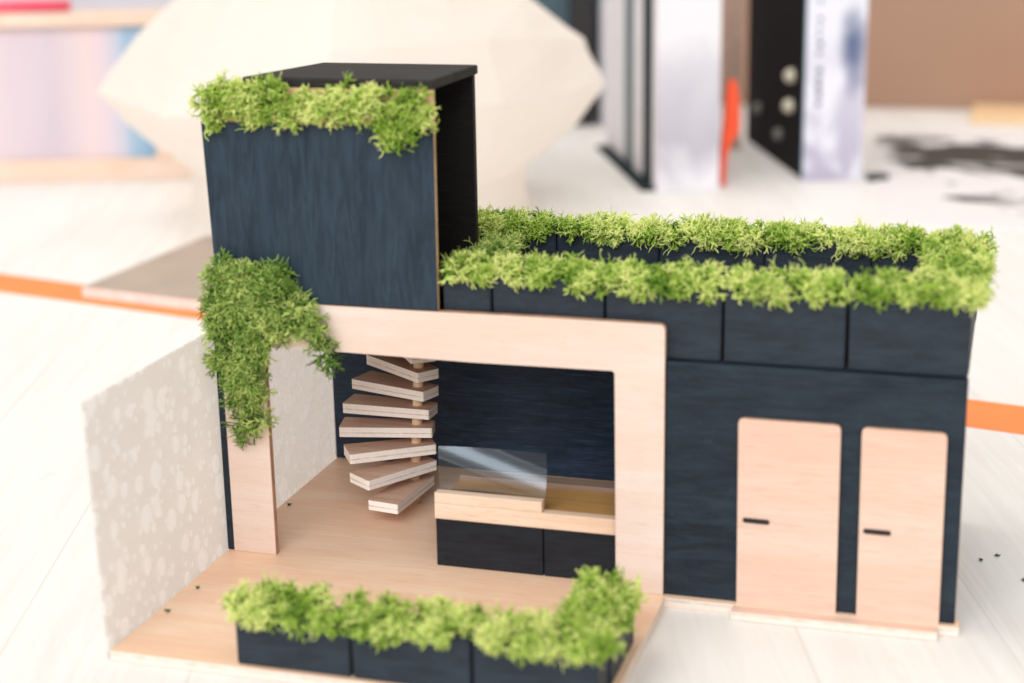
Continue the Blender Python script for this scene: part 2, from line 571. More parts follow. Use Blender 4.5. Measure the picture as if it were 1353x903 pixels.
# ------------------------------------------------------------------ the setting
bm = bmesh.new()
add_box(bm, (-75, -62, -ZT-2.4), (62, 90.5, -ZT), 0.2)
o = link('table_top', bm, M['table'], at=(0, 0, -ZT)); tag(o, kind='structure')

bm = bmesh.new()
add_box(bm, (-160, 150, -80), (160, 153, 22), 0)
o = link('wall', bm, plain('pale_lilac_wall', (0.62, 0.58, 0.62), 0.9, 0.05, 0.05), at=(0, 150, -80)); tag(o, kind='structure')

# ------------------------------------------------------------------ the model house
H, HI, W1, XI, XR = 6.734, 5.553, 1.176, 10.117, 11.3
house = thing('model_house', 'open fronted architectural model house of black stained wood and pale plywood with a raised loft', 'model house', (6, 0, -ZT))

# base plate: terrace in front of the portal, a narrower strip under the black facade
out = [(-0.18, -6.12), (11.36, -6.10), (11.36, -0.13), (18.2, -0.13), (18.2, 0.32), (17.85, 0.4), (17.8, 7.5), (-0.18, 7.6)]
bm = bmesh.new()
add_prism(bm, out, 'z', -ZT+0.004, 0.0, 0.015, 0, 1)
link('base_plate', bm, [M['floor'], M['edge_z']], house)

# pale portal frame with laser-cut rounded corners
pts = [(0.0, 0.002), (W1, 0.002), (W1-0.01, HI), (3.4, HI+0.015), (6.6, HI-0.025), (XI, HI), (XI+0.02, 0.002), (XR, 0.002), (XR+0.01, H), (8.5, H+0.015), (5.0, H-0.01), (0.0, H)]
rad = [0, 0, .06, 0, 0, .05, 0, 0, .14, 0, 0, .1]
bm = bmesh.new()
add_prism(bm, rounded(pts, rad), 'y', -0.06, 0.15, 0.02, 0, 1)
link('portal_frame', bm, [M['birch'], M['burnt']], house)
box_part('corner_post', (-0.21, -0.0, 0.002), (-0.004, 0.3, H), M['black_x'], house)

# black facade with two pale doors, step and handles
bm = bmesh.new()
add_prism(bm, rounded([(XR+0.015, 0.002), (18.1, 0.002), (18.1, 5.85), (XR+0.015, 5.85)], [0, 0, .06, 0]), 'y', 0.02, 0.33, 0.03, 0, 1)
bm.normal_update()
for fc in bm.faces:
    if abs(fc.normal.z) > 0.5:
        fc.material_index = 0
link('facade_wall', bm, [M['black_x'], M['burnt']], house)
def door(x0, x1, top, hx):
    bm = bmesh.new()
    add_prism(bm, rounded([(x0+0.03, -0.02), (x1+0.03, -0.02), (x1, top), (x0, top)], [0, 0, .13, .13]), 'y', -0.10, 0.018, 0.018, 0, 1)
    d = link('door', bm, [M['door'], M['burnt']], house)
    bm = bmesh.new()
    add_prism(bm, rounded([(hx, 2.09), (hx+0.62, 2.085), (hx+0.62, 2.2), (hx, 2.205)], 0.05), 'y', -0.125, -0.09, 0.01)
    link('handle', bm, plain('handle_slot_black', (0.012, 0.006, 0.006), 0.7), d)
door(13.05, 15.38, 4.63, 13.2)
door(15.85, 17.72, 4.62, 15.97)
bm = bmesh.new()
add_prism(bm, [(13.02, -0.50), (17.74, -0.46), (17.74, -0.132), (13.02, -0.132)], 'z', -ZT+0.004, -0.022, 0.015, 0, 1)
link('doorstep', bm, [M['door'], M['edge_z']], house)

box_part('rear_wall', (-0.2, 7.32, 0.002), (12.2, 7.55, 5.6), M['black_back'], house)
box_part('side_wall', (17.45, 0.34, 0.002), (17.7, 7.3, 5.6), M['black_x'], house)
box_part('partition_wall', (11.36, 0.34, 0.002), (11.6, 7.3, 5.6), M['black_back'], house)
box_part('roof_slab', (-0.15, 0.335, 5.603), (18.05, 7.5, 5.86), M['black_x'], house)

# the loft: front panel, slanting side, back panel, roof board, raw strip behind the moss
bm = bmesh.new()
add_prism(bm, [(-0.02, H+0.006), (5.77, H+0.006), (5.80, 11.15), (-0.16, 11.15)], 'y', -0.02, 0.13, 0.012, 0, 1)
link('loft_front_panel', bm, [M['black_z'], M['tan_edge']], house)
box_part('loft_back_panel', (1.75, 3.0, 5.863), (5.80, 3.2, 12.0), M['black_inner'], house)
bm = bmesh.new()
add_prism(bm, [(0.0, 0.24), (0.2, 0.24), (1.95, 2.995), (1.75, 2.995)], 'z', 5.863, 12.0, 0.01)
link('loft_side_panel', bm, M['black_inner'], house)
bm = bmesh.new()
add_prism(bm, [(1.0, 0.02), (5.79, 0.02), (5.86, 3.24), (1.72, 3.24)], 'z', 12.003, 12.24, 0.05)
link('loft_roof', bm, M['black_roof'], house)
box_part('loft_trim', (0.2, 0.03, 11.152), (5.77, 0.24, 11.998), M['tan_edge'], house)

# ------------------------------------------------------------------ screen on the left
bm = bmesh.new()
add_prism(bm, [(-6.05, -ZT+0.005), (7.5, -ZT+0.005), (7.5, 5.86), (-6.05, 5.86)], 'x', -0.30, -0.235, 0.01)
for v in bm.verts:                       # leans outward a little at the free front end
    v.co.x -= 0.10*max(0, (1.0-v.co.y)/7)*max(0, v.co.z/5.86)
o = link('frosted_screen', bm, M['screen'], at=(-0.3, 0, -ZT))
tag(o, 'translucent screen etched with pale bubbles, standing along the left edge of the model', 'screen')

# ------------------------------------------------------------------ spiral staircase
ps = thing('spiral_staircase', 'small plywood spiral staircase turning around a round dowel inside the model', 'staircase', (3.37, 4.36, 0.0))
base, lean = Vector((3.37, 4.36, 0.001)), Vector((0.065, 0, 1))
bm = bmesh.new(); add_tube(bm, base, base+lean*5.59, 0.145, n=20)
link('pole', bm, M['dowel'], ps)
for i, ang in enumerate((-80, -53, -30, -11, 7, 22, 36, 52, 68)):
    zt = 0.70+0.54*i
    c = base+lean*zt
    a = math.radians(ang+random.uniform(-4, 4))
    dx, dy = Vector((-math.cos(a), math.sin(a), 0)), Vector((math.sin(a), math.cos(a), 0))
    lo_ = 2.02+random.uniform(-.12, .12)
    w0, w1 = 0.46, 0.36
    foot = [(lo_-0.02, -w0), (lo_, w0*0.98), (-0.45, w1), (-0.47, -w1)]
    foot = rounded([(p[0]+random.uniform(-.03, .03), p[1]+random.uniform(-.02, .02)) for p in foot], [0.05, 0.05, 0.09, 0.05], 3)
    bm = bmesh.new()
    add_prism(bm, [tuple((c+dx*p[0]+dy*p[1])[:2]) for p in foot], 'z', zt-0.285, zt, 0.008, 0, 1)
    link('tread', bm, [M['tread_top'], M['tread_edge']], ps)

# ------------------------------------------------------------------ bar counter
bar = thing('bar_counter', 'black bar counter with a pale wood edge and a clear upright acrylic sheet', 'counter', (8, 0.8, 0.0))
for x0, x1 in ((5.42, 8.20), (8.23, 11.2)):
    box_part('cabinet', (x0, 0.35, 0.002), (x1, 2.7, 1.265), M['cabinet'], bar, 0.02)
box_part('countertop', (5.42, 0.62, 1.268), (11.2, 2.28, 1.60), M['shaded_wood'], bar)
box_part('front_rail', (5.40, 0.325, 1.268), (11.2, 0.615, 1.675), M['pine'], bar, 0.025)
box_part('back_board', (5.42, 2.285, 1.268), (11.2, 2.75, 1.72), M['dull_brown'], bar)
box_part('serving_ledge', (5.405, 0.335, 1.678), (8.19, 0.6, 1.955), M['pine'], bar, 0.02)
bm = bmesh.new()                       # thin sheet with a slightly curled upper right corner
NU, NV = 40, 24
g = []
for j in range(NV+1):
    for i in range(NU+1):
        u_, v_ = i/NU, j/NV
        c_ = min(1.0, max(0.0, (0.50*u_+0.80*v_-0.60)/0.50))
        yy = 0.24*(3*c_*c_-2*c_**3)
        g.append(bm.verts.new((5.43+(2.77-0.02*v_)*u_, 0.66-0.05*v_+yy, 1.605+(1.46-0.02*u_)*v_)))
for j in range(NV):
    for i in range(NU):
        k = j*(NU+1)+i
        bm.faces.new((g[k], g[k+1], g[k+NU+2], g[k+NU+1]))
ac = link('acrylic_sheet', bm, M['acrylic'], bar, smooth=True)

# ------------------------------------------------------------------ planter boxes with moss
def planter(lo, hi, label, group, over, seed, h=0.22, dens=9, mat='moss'):
    cx, cy = (lo[0]+hi[0])/2, (lo[1]+hi[1])/2
    t = thing('planter_box', label, 'planter', (cx, cy, lo[2]), group)
    bm = bmesh.new()
    w = 0.12
    x0, y0, z0 = lo; x1, y1, z1 = hi
    O = [(x0, y0), (x1, y0), (x1, y1), (x0, y1)]
    I = [(x0+w, y0+w), (x1-w, y0+w), (x1-w, y1-w), (x0+w, y1-w)]
    ob = [bm.verts.new((*p, z0)) for p in O]; ot = [bm.verts.new((*p, z1)) for p in O]
    it = [bm.verts.new((*p, z1)) for p in I]; ib = [bm.verts.new((*p, z0+0.2)) for p in I]
    bm.faces.new(ob[::-1]); bm.faces.new(ib)
    for i in range(4):
        j = (i+1) % 4
        bm.faces.new((ob[i], ob[j], ot[j], ot[i]))
        bm.faces.new((ot[i], ot[j], it[j], it[i]))
        bm.faces.new((it[i], it[j], ib[j], ib[i]))
    for v in ob+ot:
        v.co += Vector((random.uniform(-.015, .015), random.uniform(-.02, .02), random.uniform(-.025, .025) if v in ot else 0))
    es = [e for e in bm.edges if all(v in ob+ot for v in e.verts)]
    bmesh.ops.bevel(bm, geom=es, offset=0.03, segments=2, affect='EDGES')
    link('trough', bm, M['planter'], t)
    box_part('filling', (x0+w+.004, y0+w+.004, z0+0.205), (x1-w-.004, y1-w-.004, z1-0.06), M['soil'], t, 0)
    P, D, T = row_points(x0+0.02, x1-0.02, y0+0.02, y1-0.02, z1, dens, h, seed, over)
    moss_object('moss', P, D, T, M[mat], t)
    return t

# lower terrace planter, an L of four boxes
g = 'planter boxes along the edge of the terrace'
ft = ['terrace planter box at the left end of the front row', 'terrace planter box in the middle of the front row of three',
      'terrace planter box at the right end of the front row, by the corner']
for i in range(3):
    x0 = 2.92+2.765*i
    planter((x0, -6.0, 0.003), (x0+2.70, -5.05, 1.24), ft[i], g, (0.62, 0.3, 0.5 if i == 0 else 0, 0.5 if i == 2 else 0), 20+i, 0.2)
planter((10.2, -5.0, 0.003), (11.19, -2.68, 1.2), 'tall mossed terrace planter box running back from the front corner towards the portal', g, (0.2, 0.6, 0.6, 0.7), 24, 0.5, 16)

# roof terrace: front row
g = 'planter boxes along the front of the roof terrace'
xs = [5.815, 7.06, 9.83, 12.60, 15.42, 18.12]
fl = ['short roof planter box beside the loft at the left end of the front row', 'second roof planter box from the loft in the front row, over the portal beam',
      'middle roof planter box of the front row, above the right corner of the portal', 'fourth roof planter box of the front row, above the wide door',
      'corner roof planter box at the right end of the front row, above the narrow door']
for i in range(5):
    planter((xs[i]+0.035, 0.2, 5.864), (xs[i+1]-0.035, 1.12, 7.58), fl[i], g, (1.0, 0.3, 0, 0.6 if i == 4 else 0), 30+i, 0.19)
g = 'planter boxes along the back of the roof terrace'
xs = [4.6, 7.36, 10.10, 12.83, 15.5, 18.12]
rl = ['back row roof planter box peeking out from behind the loft', 'second back row roof planter box from the loft', 'middle roof planter box of the back row',
      'fourth back row roof planter box from the loft', 'corner roof planter box at the right end of the back row']
for i in range(5):
    planter((xs[i]+0.02, 5.0, 5.864), (xs[i+1]-0.02, 5.9, 7.68), rl[i], g, (0.75, 0.4, 0.3 if i == 0 else 0, 0.5 if i == 4 else 0), 40+i, 0.14, 10)
g = 'planter boxes joining the two roof rows'
planter((17.1, 1.16, 5.864), (18.085, 4.96, 7.58), 'roof planter box joining front and back rows along the right edge', g, (0, 0, 0.3, 0.8), 51, 0.34)
planter((5.83, 1.16, 5.864), (6.35, 4.96, 7.36), 'narrow roof planter box in shadow beside the open side of the loft', g, (0, 0, 0.2, 0.2), 52, 0.16, 9, 'moss_dark')  # darker moss colour stands in for the shade beside the loft

# ------------------------------------------------------------------ loose moss clumps
def loft_moss():
    n = 135
    x = rng.uniform(0.0, 5.75, n)
    top = 11.90+0.22*wavy(x, 3)
    bot = 11.38-0.24*np.clip(wavy(x, 5), -0.7, 1)
    for cx, wd, dp in ((0.35, 0.25, 0.30), (1.35, 0.18, 0.28), (4.85, 0.38, 0.55), (5.5, 0.25, 0.25), (2.6, 0.3, 0.12)):
        bot = bot-dp*np.exp(-((x-cx)/wd)**2)
    u_ = rng.uniform(0, 1, n)
    z = bot+(top-bot)*u_
    y = -0.05-0.2*rng.uniform(0, 1, n)
    x = np.concatenate([x, rng.normal(4.85, 0.2, 9), [0.1, 0.2, -0.05]]); z = np.concatenate([z, rng.uniform(10.75, 11.2, 9), [11.0, 11.2, 11.5]])
    y = np.concatenate([y, np.full(12, -0.12)])
    T = np.clip(0.40+0.4*wavy(x*2, 8)+rng.normal(0, 0.2, len(x)), 0, 1)
    P, D, T = tufts(np.stack([x, y, z], 1), T, bias=(0, -0.35, 0.05))
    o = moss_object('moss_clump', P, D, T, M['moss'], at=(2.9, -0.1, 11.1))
    tag(o, 'ragged garland of light green moss along the top edge of the loft', 'moss')
loft_moss()

def inside(poly, x, z):
    ok = np.zeros(len(x), bool)
    n = len(poly)
    for i in range(n):
        (x1, z1), (x2, z2) = poly[i], poly[(i+1) % n]
        c = ((z1 > z) != (z2 > z)) & (x < (x2-x1)*(z-z1)/(z2-z1+1e-12)+x1)
        ok ^= c
    return ok
def column_moss():
    poly = [(0.18, 7.75), (0.45, 7.45), (1.1, 7.45), (1.75, 7.55), (1.95, 7.1), (2.6, 6.5), (2.95, 6.0), (2.95, 5.75), (2.75, 5.9), (2.4, 6.4), (1.8, 6.2),
            (1.15, 5.6), (0.9, 4.9), (0.85, 3.9), (0.65, 3.75), (0.55, 4.3), (0.3, 5.2), (0.08, 5.3), (0.0, 5.9), (0.0, 6.9)]
    n = 3000
    x, z = rng.uniform(-0.1, 3.2, n), rng.uniform(3.6, 7.8, n)
    k = inside(poly, x, z)
    x, z = x[k][:185], z[k][:185]
    y = -0.10-rng.uniform(0, 0.30, len(x))
    # a few thin trailing bits below
    x = np.concatenate([x, [0.5, 0.62, 0.95, 1.0, 0.8, 2.92, 2.88, 0.0, 0.05]]); z = np.concatenate([z, [3.55, 3.4, 3.75, 3.65, 3.6, 5.55, 5.4, 5.2, 5.0]])
    y = np.concatenate([y, np.full(9, -0.12)])
    T = np.clip(0.34+0.22*wavy(x*1.5+z, 8)+0.22*np.clip((x-1.5)/1.5, 0, 1)+rng.normal(0, 0.24, len(x)), 0, 1)
    P, D, T = tufts(np.stack([x, y, z], 1), T, per=11, jit=0.14, bias=(0, -0.3, -0.1))
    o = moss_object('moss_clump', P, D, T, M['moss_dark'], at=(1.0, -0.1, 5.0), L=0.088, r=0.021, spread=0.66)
    tag(o, 'dark green moss hanging in a tangle over the upper left corner of the portal', 'moss')
column_moss()

crumbs = [((0.19, -2.49, 0.0), 'moss crumb on the terrace floor farther from the front edge'), ((0.10, -3.87, 0.0), 'moss crumb on the terrace floor nearer the front edge'),
          ((18.59, 4.55, -ZT), 'dark crumb on the table closest to the right side of the model'), ((18.95, 4.95, -ZT), 'thin crumb on the table just behind the dark crumb'),
          ((19.61, 3.54, -ZT), 'green crumb on the table at the right edge of the picture'), ((0.05, 3.3, 0.0), 'tiny dark crumb on the floor behind the left column')]
for k, (p, lab) in enumerate(crumbs):
    nn = 4
    P = np.array([p])+rng.normal(0, 0.02, (nn, 3))*np.array([1, 1, 0.2])+np.array([[0, 0, 0.03]])
    D = unit(rng.normal(size=(nn, 3))*np.array([1, 1, 0.15]))
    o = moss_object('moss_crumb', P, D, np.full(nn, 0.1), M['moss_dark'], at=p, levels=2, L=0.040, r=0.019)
    tag(o, lab, 'crumb', 'crumbs of moss fallen from the model')

# ------------------------------------------------------------------ on the table behind
bm = bmesh.new()
z = -ZT
def quad(bm, pts, zz, th):
    lo = [bm.verts.new((p[0], p[1], zz)) for p in pts]; hi = [bm.verts.new((p[0], p[1], zz+th)) for p in pts]
    bm.faces.new(lo[::-1]); bm.faces.new(hi)
    for i in range(len(pts)):
        j = (i+1) % len(pts)
        bm.faces.new((lo[i], lo[j], hi[j], hi[i]))
    bmesh.ops.recalc_face_normals(bm, faces=bm.faces[:])
nseg = 14
for i in range(nseg):
    pass
L0, L1 = Vector((-46, 31.9)), Vector((-44.5, 29.2))
R0, R1 = Vector((46, 12.3)), Vector((46, 9.2))
top_pts, bot_pts = [], []
for i in range(nseg+1):
    t = i/nseg
    top_pts.append(tuple(L0.lerp(R0, t)+Vector((0, random.uniform(-.06, .06)))))
    bot_pts.append(tuple(L1.lerp(R1, t)+Vector((0, random.uniform(-.06, .06)))))
quad(bm, bot_pts+top_pts[::-1], z+0.002, 0.02)
o = link('tape_strip', bm, plain('orange_tape', (0.90, 0.235, 0.045), 0.55, 0.06, 0.6), at=(0, 21, -ZT))
tag(o, 'long flat orange stripe of tape across the white table behind the model', 'tape')

bm = bmesh.new()
quad(bm, [(-18.8, 24.3), (-6.0, 22.0), (-5.5, 33.0), (-18.4, 35.2)], z+0.03, 0.42)
bm.normal_update()
for fc in bm.faces:
    fc.material_index = 0 if fc.normal.z > 0.5 else 1
o = link('cardboard_sheet', bm, [plain('grey_brown_board', (0.40, 0.315, 0.25), 0.7, 0.08, 0.4), plain('pink_board_edge', (0.86, 0.66, 0.60), 0.7)], at=(-12, 28, -ZT))
tag(o, 'flat grey brown board with a pale pink edge lying on the orange stripe', 'board')

# folded paper structure
def paper_form():
    bm = bmesh.new()
    c = Vector((-13.9, 44.0, 0))
    n = 4
    prof = [(-ZT, 8.8, .15), (2.2, 8.7, .4), (4.3, 11.2, .7), (6.3, 12.9, .8), (8.6, 11.4, 1.3), (10.9, 9.0, 1.0), (13.0, 5.2, .6), (14.0, 0.6, 0)]
    rings = []
    rr = random.Random(4)
    for k, (zz, rad, j) in enumerate(prof):
        ring = []
        for i in range(n*2):
            a = math.radians(16.7)+2*math.pi*i/(n*2)
            tip = (1.0, 0.88, 1.04, 0.90, 1.03, 0.90, 1.02, 0.84)[i] if 2 <= k <= 5 else 1.0
            R_ = rad*tip*(1+rr.uniform(-.025, .025)*j)
            ring.append(bm.verts.new((c.x+R_*math.cos(a), c.y+R_*math.sin(a), zz+rr.uniform(-j, j)*0.6*(i not in (0, n)))))
        rings.append(ring)
    N = n*2
    for A, B in zip(rings, rings[1:]):
        for i in range(N):
            j = (i+1) % N
            if i % 2:
                bm.faces.new((A[i], A[j], B[j])); bm.faces.new((A[i], B[j], B[i]))
            else:
                bm.faces.new((A[i], A[j], B[i])); bm.faces.new((A[j], B[j], B[i]))
    bm.faces.new(rings[-1])
    bmesh.ops.subdivide_edges(bm, edges=bm.edges[:], cuts=3, use_grid_fill=True)
    bmesh.ops.triangulate(bm, faces=bm.faces[:])
    for v in bm.verts:
        q = v.co
        d = 0.15*math.sin(q.x*1.1+q.z*0.7)*math.cos(q.y*0.9-q.z*0.8)+0.05*math.sin(q.x*2.3-q.z*1.9)+rr.uniform(-.02, .02)
        h = Vector((q.x-c.x, q.y-c.y, 0)).normalized()
        v.co += h*d+Vector((0, 0, rr.uniform(-.03, .03)))*(q.z > 0)
    ob = link('paper_form', bm, M['paper'], at=(-14.1, 44.0, -ZT))
    tag(ob, 'large folded white paper form with a wide angular crown behind the loft', 'paper form')
paper_form()

# framed picture at the upper left
def frame_picture():
    o0, ux = Vector((-29.0+1.9, 52.2, 0)), Vector((-0.955, -0.297, 0))      # lower right corner, direction to the left
    fw = Vector((-0.297, 0.955, 0))                                         # pointing to the back
    t = thing('picture_frame', 'pale wooden box frame with a washed out pink and blue picture, standing at the left', 'picture frame', tuple(o0+ux*11-Vector((0, 0, ZT))))
    def slab(name, a, b, z0, z1, d0, d1, mat, bev=0.08):
        bm = bmesh.new()
        add_box(bm, (a, d0, z0), (b, d1, z1), bev)
        for v in bm.verts:
            q = o0+ux*v.co.x+fw*v.co.y
            v.co = Vector((q.x, q.y, v.co.z))
        bmesh.ops.recalc_face_normals(bm, faces=bm.faces[:])
        return link(name, bm, mat, t)
    wood = ply('pale_frame_wood', (0.80, 0.63, 0.52), (0.74, 0.56, 0.44), 'x')
    Wd = 22
    slab('rail', 0, Wd, -ZT+.002, 1.0, -0.3, 1.6, wood)
    slab('rail', 0, Wd, 8.7, 9.5, -0.3, 1.6, wood)
    slab('stile', 0, 2.7, 1.003, 8.697, -0.3, 1.6, wood)
    slab('stile', Wd-2, Wd, 1.003, 8.697, -0.3, 1.6, wood)
    n = NT('faded_picture')
    sx = n.n('ShaderNodeSeparateXYZ')
    # picture runs along the frame: use distance along it
    mp = n.map((1, 1, 1), (0, 0, 0))
    n.l(mp, sx.inputs[0])
    dt = n.n('ShaderNodeVectorMath', operation='DOT_PRODUCT')
    n.l(n.co, dt.inputs[0]); dt.inputs[1].default_value = tuple(-ux)
    ad = n.n('ShaderNodeMath', operation='MULTIPLY_ADD'); n.l(dt.outputs['Value'], ad.inputs[0]); ad.inputs[1].default_value = 1/17.3; ad.inputs[2].default_value = 9.0/17.3
    wob = n.noise(n.map((.25, .25, .12)), 1, 2)
    c = n.ramp(ad.outputs[0], [(0.0, (0.64, 0.53, 0.57)), (0.45, (0.66, 0.55, 0.58)), (0.66, (0.56, 0.48, 0.54)), (0.78, (0.70, 0.56, 0.55)), (0.84, (0.66, 0.54, 0.58)), (0.895, (0.44, 0.50, 0.60)), (0.92, (0.20, 0.40, 0.55)), (1.0, (0.15, 0.34, 0.51))])
    c = n.mix(n.ramp(wob, [(0.35, 0.0), (0.7, 0.5)]), c, (0.66, 0.56, 0.60))
    n.color(c); n.set(Roughness=0.3)
    slab('picture', 2.703, Wd-2.003, 1.003, 8.697, 0.25, 0.45, n.m, 0)
    bm = bmesh.new()
    a = o0+ux*7.2+fw*0.5; b = o0+ux*17+fw*0.9
    add_tube(bm, (a.x, a.y, 9.86), (b.x, b.y, 9.86), 0.34, 0.36, 20)
    q = o0+ux*12
    ob = link('marker_pen', bm, plain('pink_red_plastic', (0.86, 0.10, 0.17), 0.35, 0.05), at=(q.x, q.y, 9.5))
    tag(ob, 'pinkish red stick lying along the top of the picture frame', 'pen')
frame_picture()

# standing files and books at the back
def pane(bm, p, q, z0, z1, th, mi=0):
    """upright sheet from p to q on the table, thickness th to the back"""
    p, q = Vector((*p, 0)), Vector((*q, 0))
    d = (q-p).normalized(); nrm = Vector((-d.y, d.x, 0))
    A = [p, q, q+nrm*th, p+nrm*th]
    lo = [bm.verts.new((v.x, v.y, z0)) for v in A]; hi = [bm.verts.new((v.x, v.y, z1)) for v in A]
    fs = [bm.faces.new(lo[::-1]), bm.faces.new(hi)]
    for i in range(4):
        j = (i+1) % 4
        fs.append(bm.faces.new((lo[i], lo[j], hi[j], hi[i])))
    for fc in fs:
        fc.material_index = mi

def graphic(name, base, dark, mode):
    """printed cover: soft grey hill or a dark figure blot"""
    n = NT(name)
    g = n.noise(n.map((0.35, 0.35, 0.25)), 1, 5, 0.6, 0.4)
    sx = n.n('ShaderNodeSeparateXYZ'); n.l(n.co, sx.inputs[0])
    if mode == 'hill':
        h = n.n('ShaderNodeMath', operation='MULTIPLY_ADD'); n.l(g, h.inputs[0]); h.inputs[1].default_value = 6.0; n.l(sx.outputs[2], h.inputs[2])
        c = n.ramp(n.mul(h.outputs[0], 1/16), [(0.18, base), (0.34, dark), (0.62, tuple(0.5*(a+b) for a, b in zip(base, dark))), (0.74, base)])
    else:
        vm = n.n('ShaderNodeVectorMath', operation='DISTANCE')
        mp = n.map((1.0, 1.0, 0.34)); n.l(mp, vm.inputs[0]); vm.inputs[1].default_value = (0.55, 0.35, 2.45)
        ad = n.n('ShaderNodeMath', operation='MULTIPLY_ADD'); n.l(g, ad.inputs[0]); ad.inputs[1].default_value = -1.1; n.l(vm.outputs['Value'], ad.inputs[2])
        c = n.mix(n.ramp(ad.outputs[0], [(0.0, 1.0), (0.55, 0.0)]), base, dark)
        hi = n.ramp(n.mul(sx.outputs[2], 1/11), [(0.0, 0.75), (0.45, 0.45), (0.75, 0.0)])
        c = n.mix(n.mix(hi, (0, 0, 0), n.ramp(g, [(0.38, 0.0), (0.5, 1.0)])), c, (0.33, 0.28, 0.40))
    n.color(c); n.set(Roughness=0.55)
    return n.m
def _mul(self, a, k):
    nd = self.n('ShaderNodeMath', operation='MULTIPLY'); self.l(a, nd.inputs[0]); nd.inputs[1].default_value = k
    return nd.outputs[0]
NT.mul = _mul

white_card = plain('lilac_white_card', (0.70, 0.665, 0.69), 0.6, 0.04, 0.5)
dark_card = plain('dark_green_board', (0.012, 0.022, 0.024), 0.8, 0.15)
dark_card.node_tree.nodes['Principled BSDF'].inputs['Specular IOR Level'].default_value = 0.15
TOP = 11.5
zb = -ZT+0.003
# file one: pale mountain cover, three pale sheets with dark edges going back to the left
fa = thing('magazine_file', 'pale upright file with a faint grey mountain on its cover and dark edged sheets', 'file', (1.5, 54, -ZT))
bm = bmesh.new(); pane(bm, (0.0, 52.7), (3.15, 54.4), zb, TOP, 0.12)
link('cover', bm, graphic('mountain_cover', (0.77, 0.745, 0.775), (0.46, 0.435, 0.49), 'hill'), fa)
back_dir = Vector((-6.3, 14.8)).normalized()
fa0 = Vector((-0.02, 52.85))
for k, (s0, s1, mt) in enumerate(((0.1, 1.3, white_card), (1.35, 4.2, dark_card), (4.25, 7.0, white_card), (7.05, 10.0, plain('grey_green_board', (0.10, 0.14, 0.15), 0.6)), (10.05, 17.5, white_card))):
    a, b = fa0+back_dir*s1, fa0+back_dir*s0
    bm = bmesh.new(); pane(bm, tuple(a), tuple(b), zb+0.16, TOP, 0.35)
    link('sheet', bm, mt, fa)
off = Vector((-0.75, -0.3))
bm = bmesh.new(); pane(bm, tuple(fa0+back_dir*16.0+off), tuple(fa0+back_dir*0.3+off), zb, zb+0.15, 0.9)
link('foot', bm, dark_card, fa)

# file two: blue figure cover, black side with metal eyelets
fb = thing('magazine_file', 'upright file with a blue figure on its pale cover and a black eyeleted side', 'file', (9, 59, -ZT))
bm = bmesh.new(); pane(bm, (7.35, 57.75), (10.45, 59.2), zb, TOP, 0.12)
link('cover', bm, graphic('figure_cover', (0.74, 0.73, 0.80), (0.075, 0.115, 0.22), 'blot'), fb)
fb0, fdir = Vector((7.30, 57.9)), (Vector((1.81, 72.08))-Vector((7.13, 58.08))).normalized()
black_card = plain('black_card', (0.010, 0.007, 0.008), 0.85, 0.2)
black_card.node_tree.nodes['Principled BSDF'].inputs['Specular IOR Level'].default_value = 0.1
bm = bmesh.new(); pane(bm, tuple(fb0+fdir*15.5), tuple(fb0), zb, TOP, 0.3)
side = link('side_panel', bm, black_card, fb)
bm = bmesh.new(); pane(bm, tuple(fb0+Vector((-.06, -.04))), tuple(fb0+Vector((0.10, -0.06))), zb, TOP, 0.1)
link('edge_band', bm, plain('teal_edge', (0.16, 0.30, 0.36), 0.5), fb)
nv = Vector((fdir.y*-1, fdir.x)); nv = nv if nv.x < 0 else -nv
eye = plain('dull_metal', (0.62, 0.55, 0.42), 0.45)
for s, zz in ((2.9, 5.3), (3.1, 3.55), (5.6, 1.55), (11.5, 2.3)):
    c = fb0+fdir*s+nv*0.02
    bm = bmesh.new()
    bmesh.ops.create_uvsphere(bm, u_segments=20, v_segments=12, radius=0.42 if s < 4 else 0.36, matrix=Matrix.Translation((c.x+nv.x*0.1, c.y+nv.y*0.1, zz)))
    link('eyelet', bm, eye if s < 4 else plain('dark_metal', (0.17, 0.16, 0.14), 0.4), side)
ink = plain('printed_ink', (0.10, 0.10, 0.17), 0.6)
d2 = (Vector((10.45, 59.2))-Vector((7.35, 57.75))).normalized()
cov = [o for o in fb.children if o.name.startswith('cover')][0]
bm = bmesh.new()                                            # a narrow upright line of small print
for k in range(16):
    zz = 11.0-0.47*k
    a = Vector((7.35, 57.75))+d2*(0.60+random.uniform(-.03, .03))+Vector((d2.y, -d2.x))*0.012
    b = a+d2*random.uniform(0.16, 0.34)
    if k in (4, 10):
        continue
    pane(bm, tuple(a), tuple(b), zz, zz+random.uniform(.18, .36), 0.008)
link('printed_line', bm, ink, cov)

# slim books between and beside the files
def book(a, b, top, th, mat, label, cat='book', bottom=0.0, name='book'):
    bm = bmesh.new(); pane(bm, a, b, zb+bottom, top, th)
    bmesh.ops.recalc_face_normals(bm, faces=bm.faces[:])
    bmesh.ops.bevel(bm, geom=bm.edges[:], offset=0.06, segments=2, affect='EDGES')
    o = link(name, bm, mat, at=((a[0]+b[0])/2, (a[1]+b[1])/2, -ZT))
    return tag(o, label, cat)
bm = bmesh.new()
pa, pd = Vector((3.2, 55.3)), Vector((0.93, 0.37))
prof = [(-0.12, zb), (0.16, zb), (0.22, 1.2), (0.42, 2.1), (0.86, 2.75), (0.9, 3.6), (0.8, 4.9), (0.62, 5.6), (0.3, 5.65), (0.12, 4.2), (-0.06, 2.2), (-0.16, 1.0)]
fr = [bm.verts.new((*(pa+pd*q[0]), q[1])) for q in prof]
bk = [bm.verts.new((*(pa+pd*q[0]+Vector((-0.37, 0.93))*0.5), q[1])) for q in prof]
bm.faces.new(fr); bm.faces.new(bk[::-1])
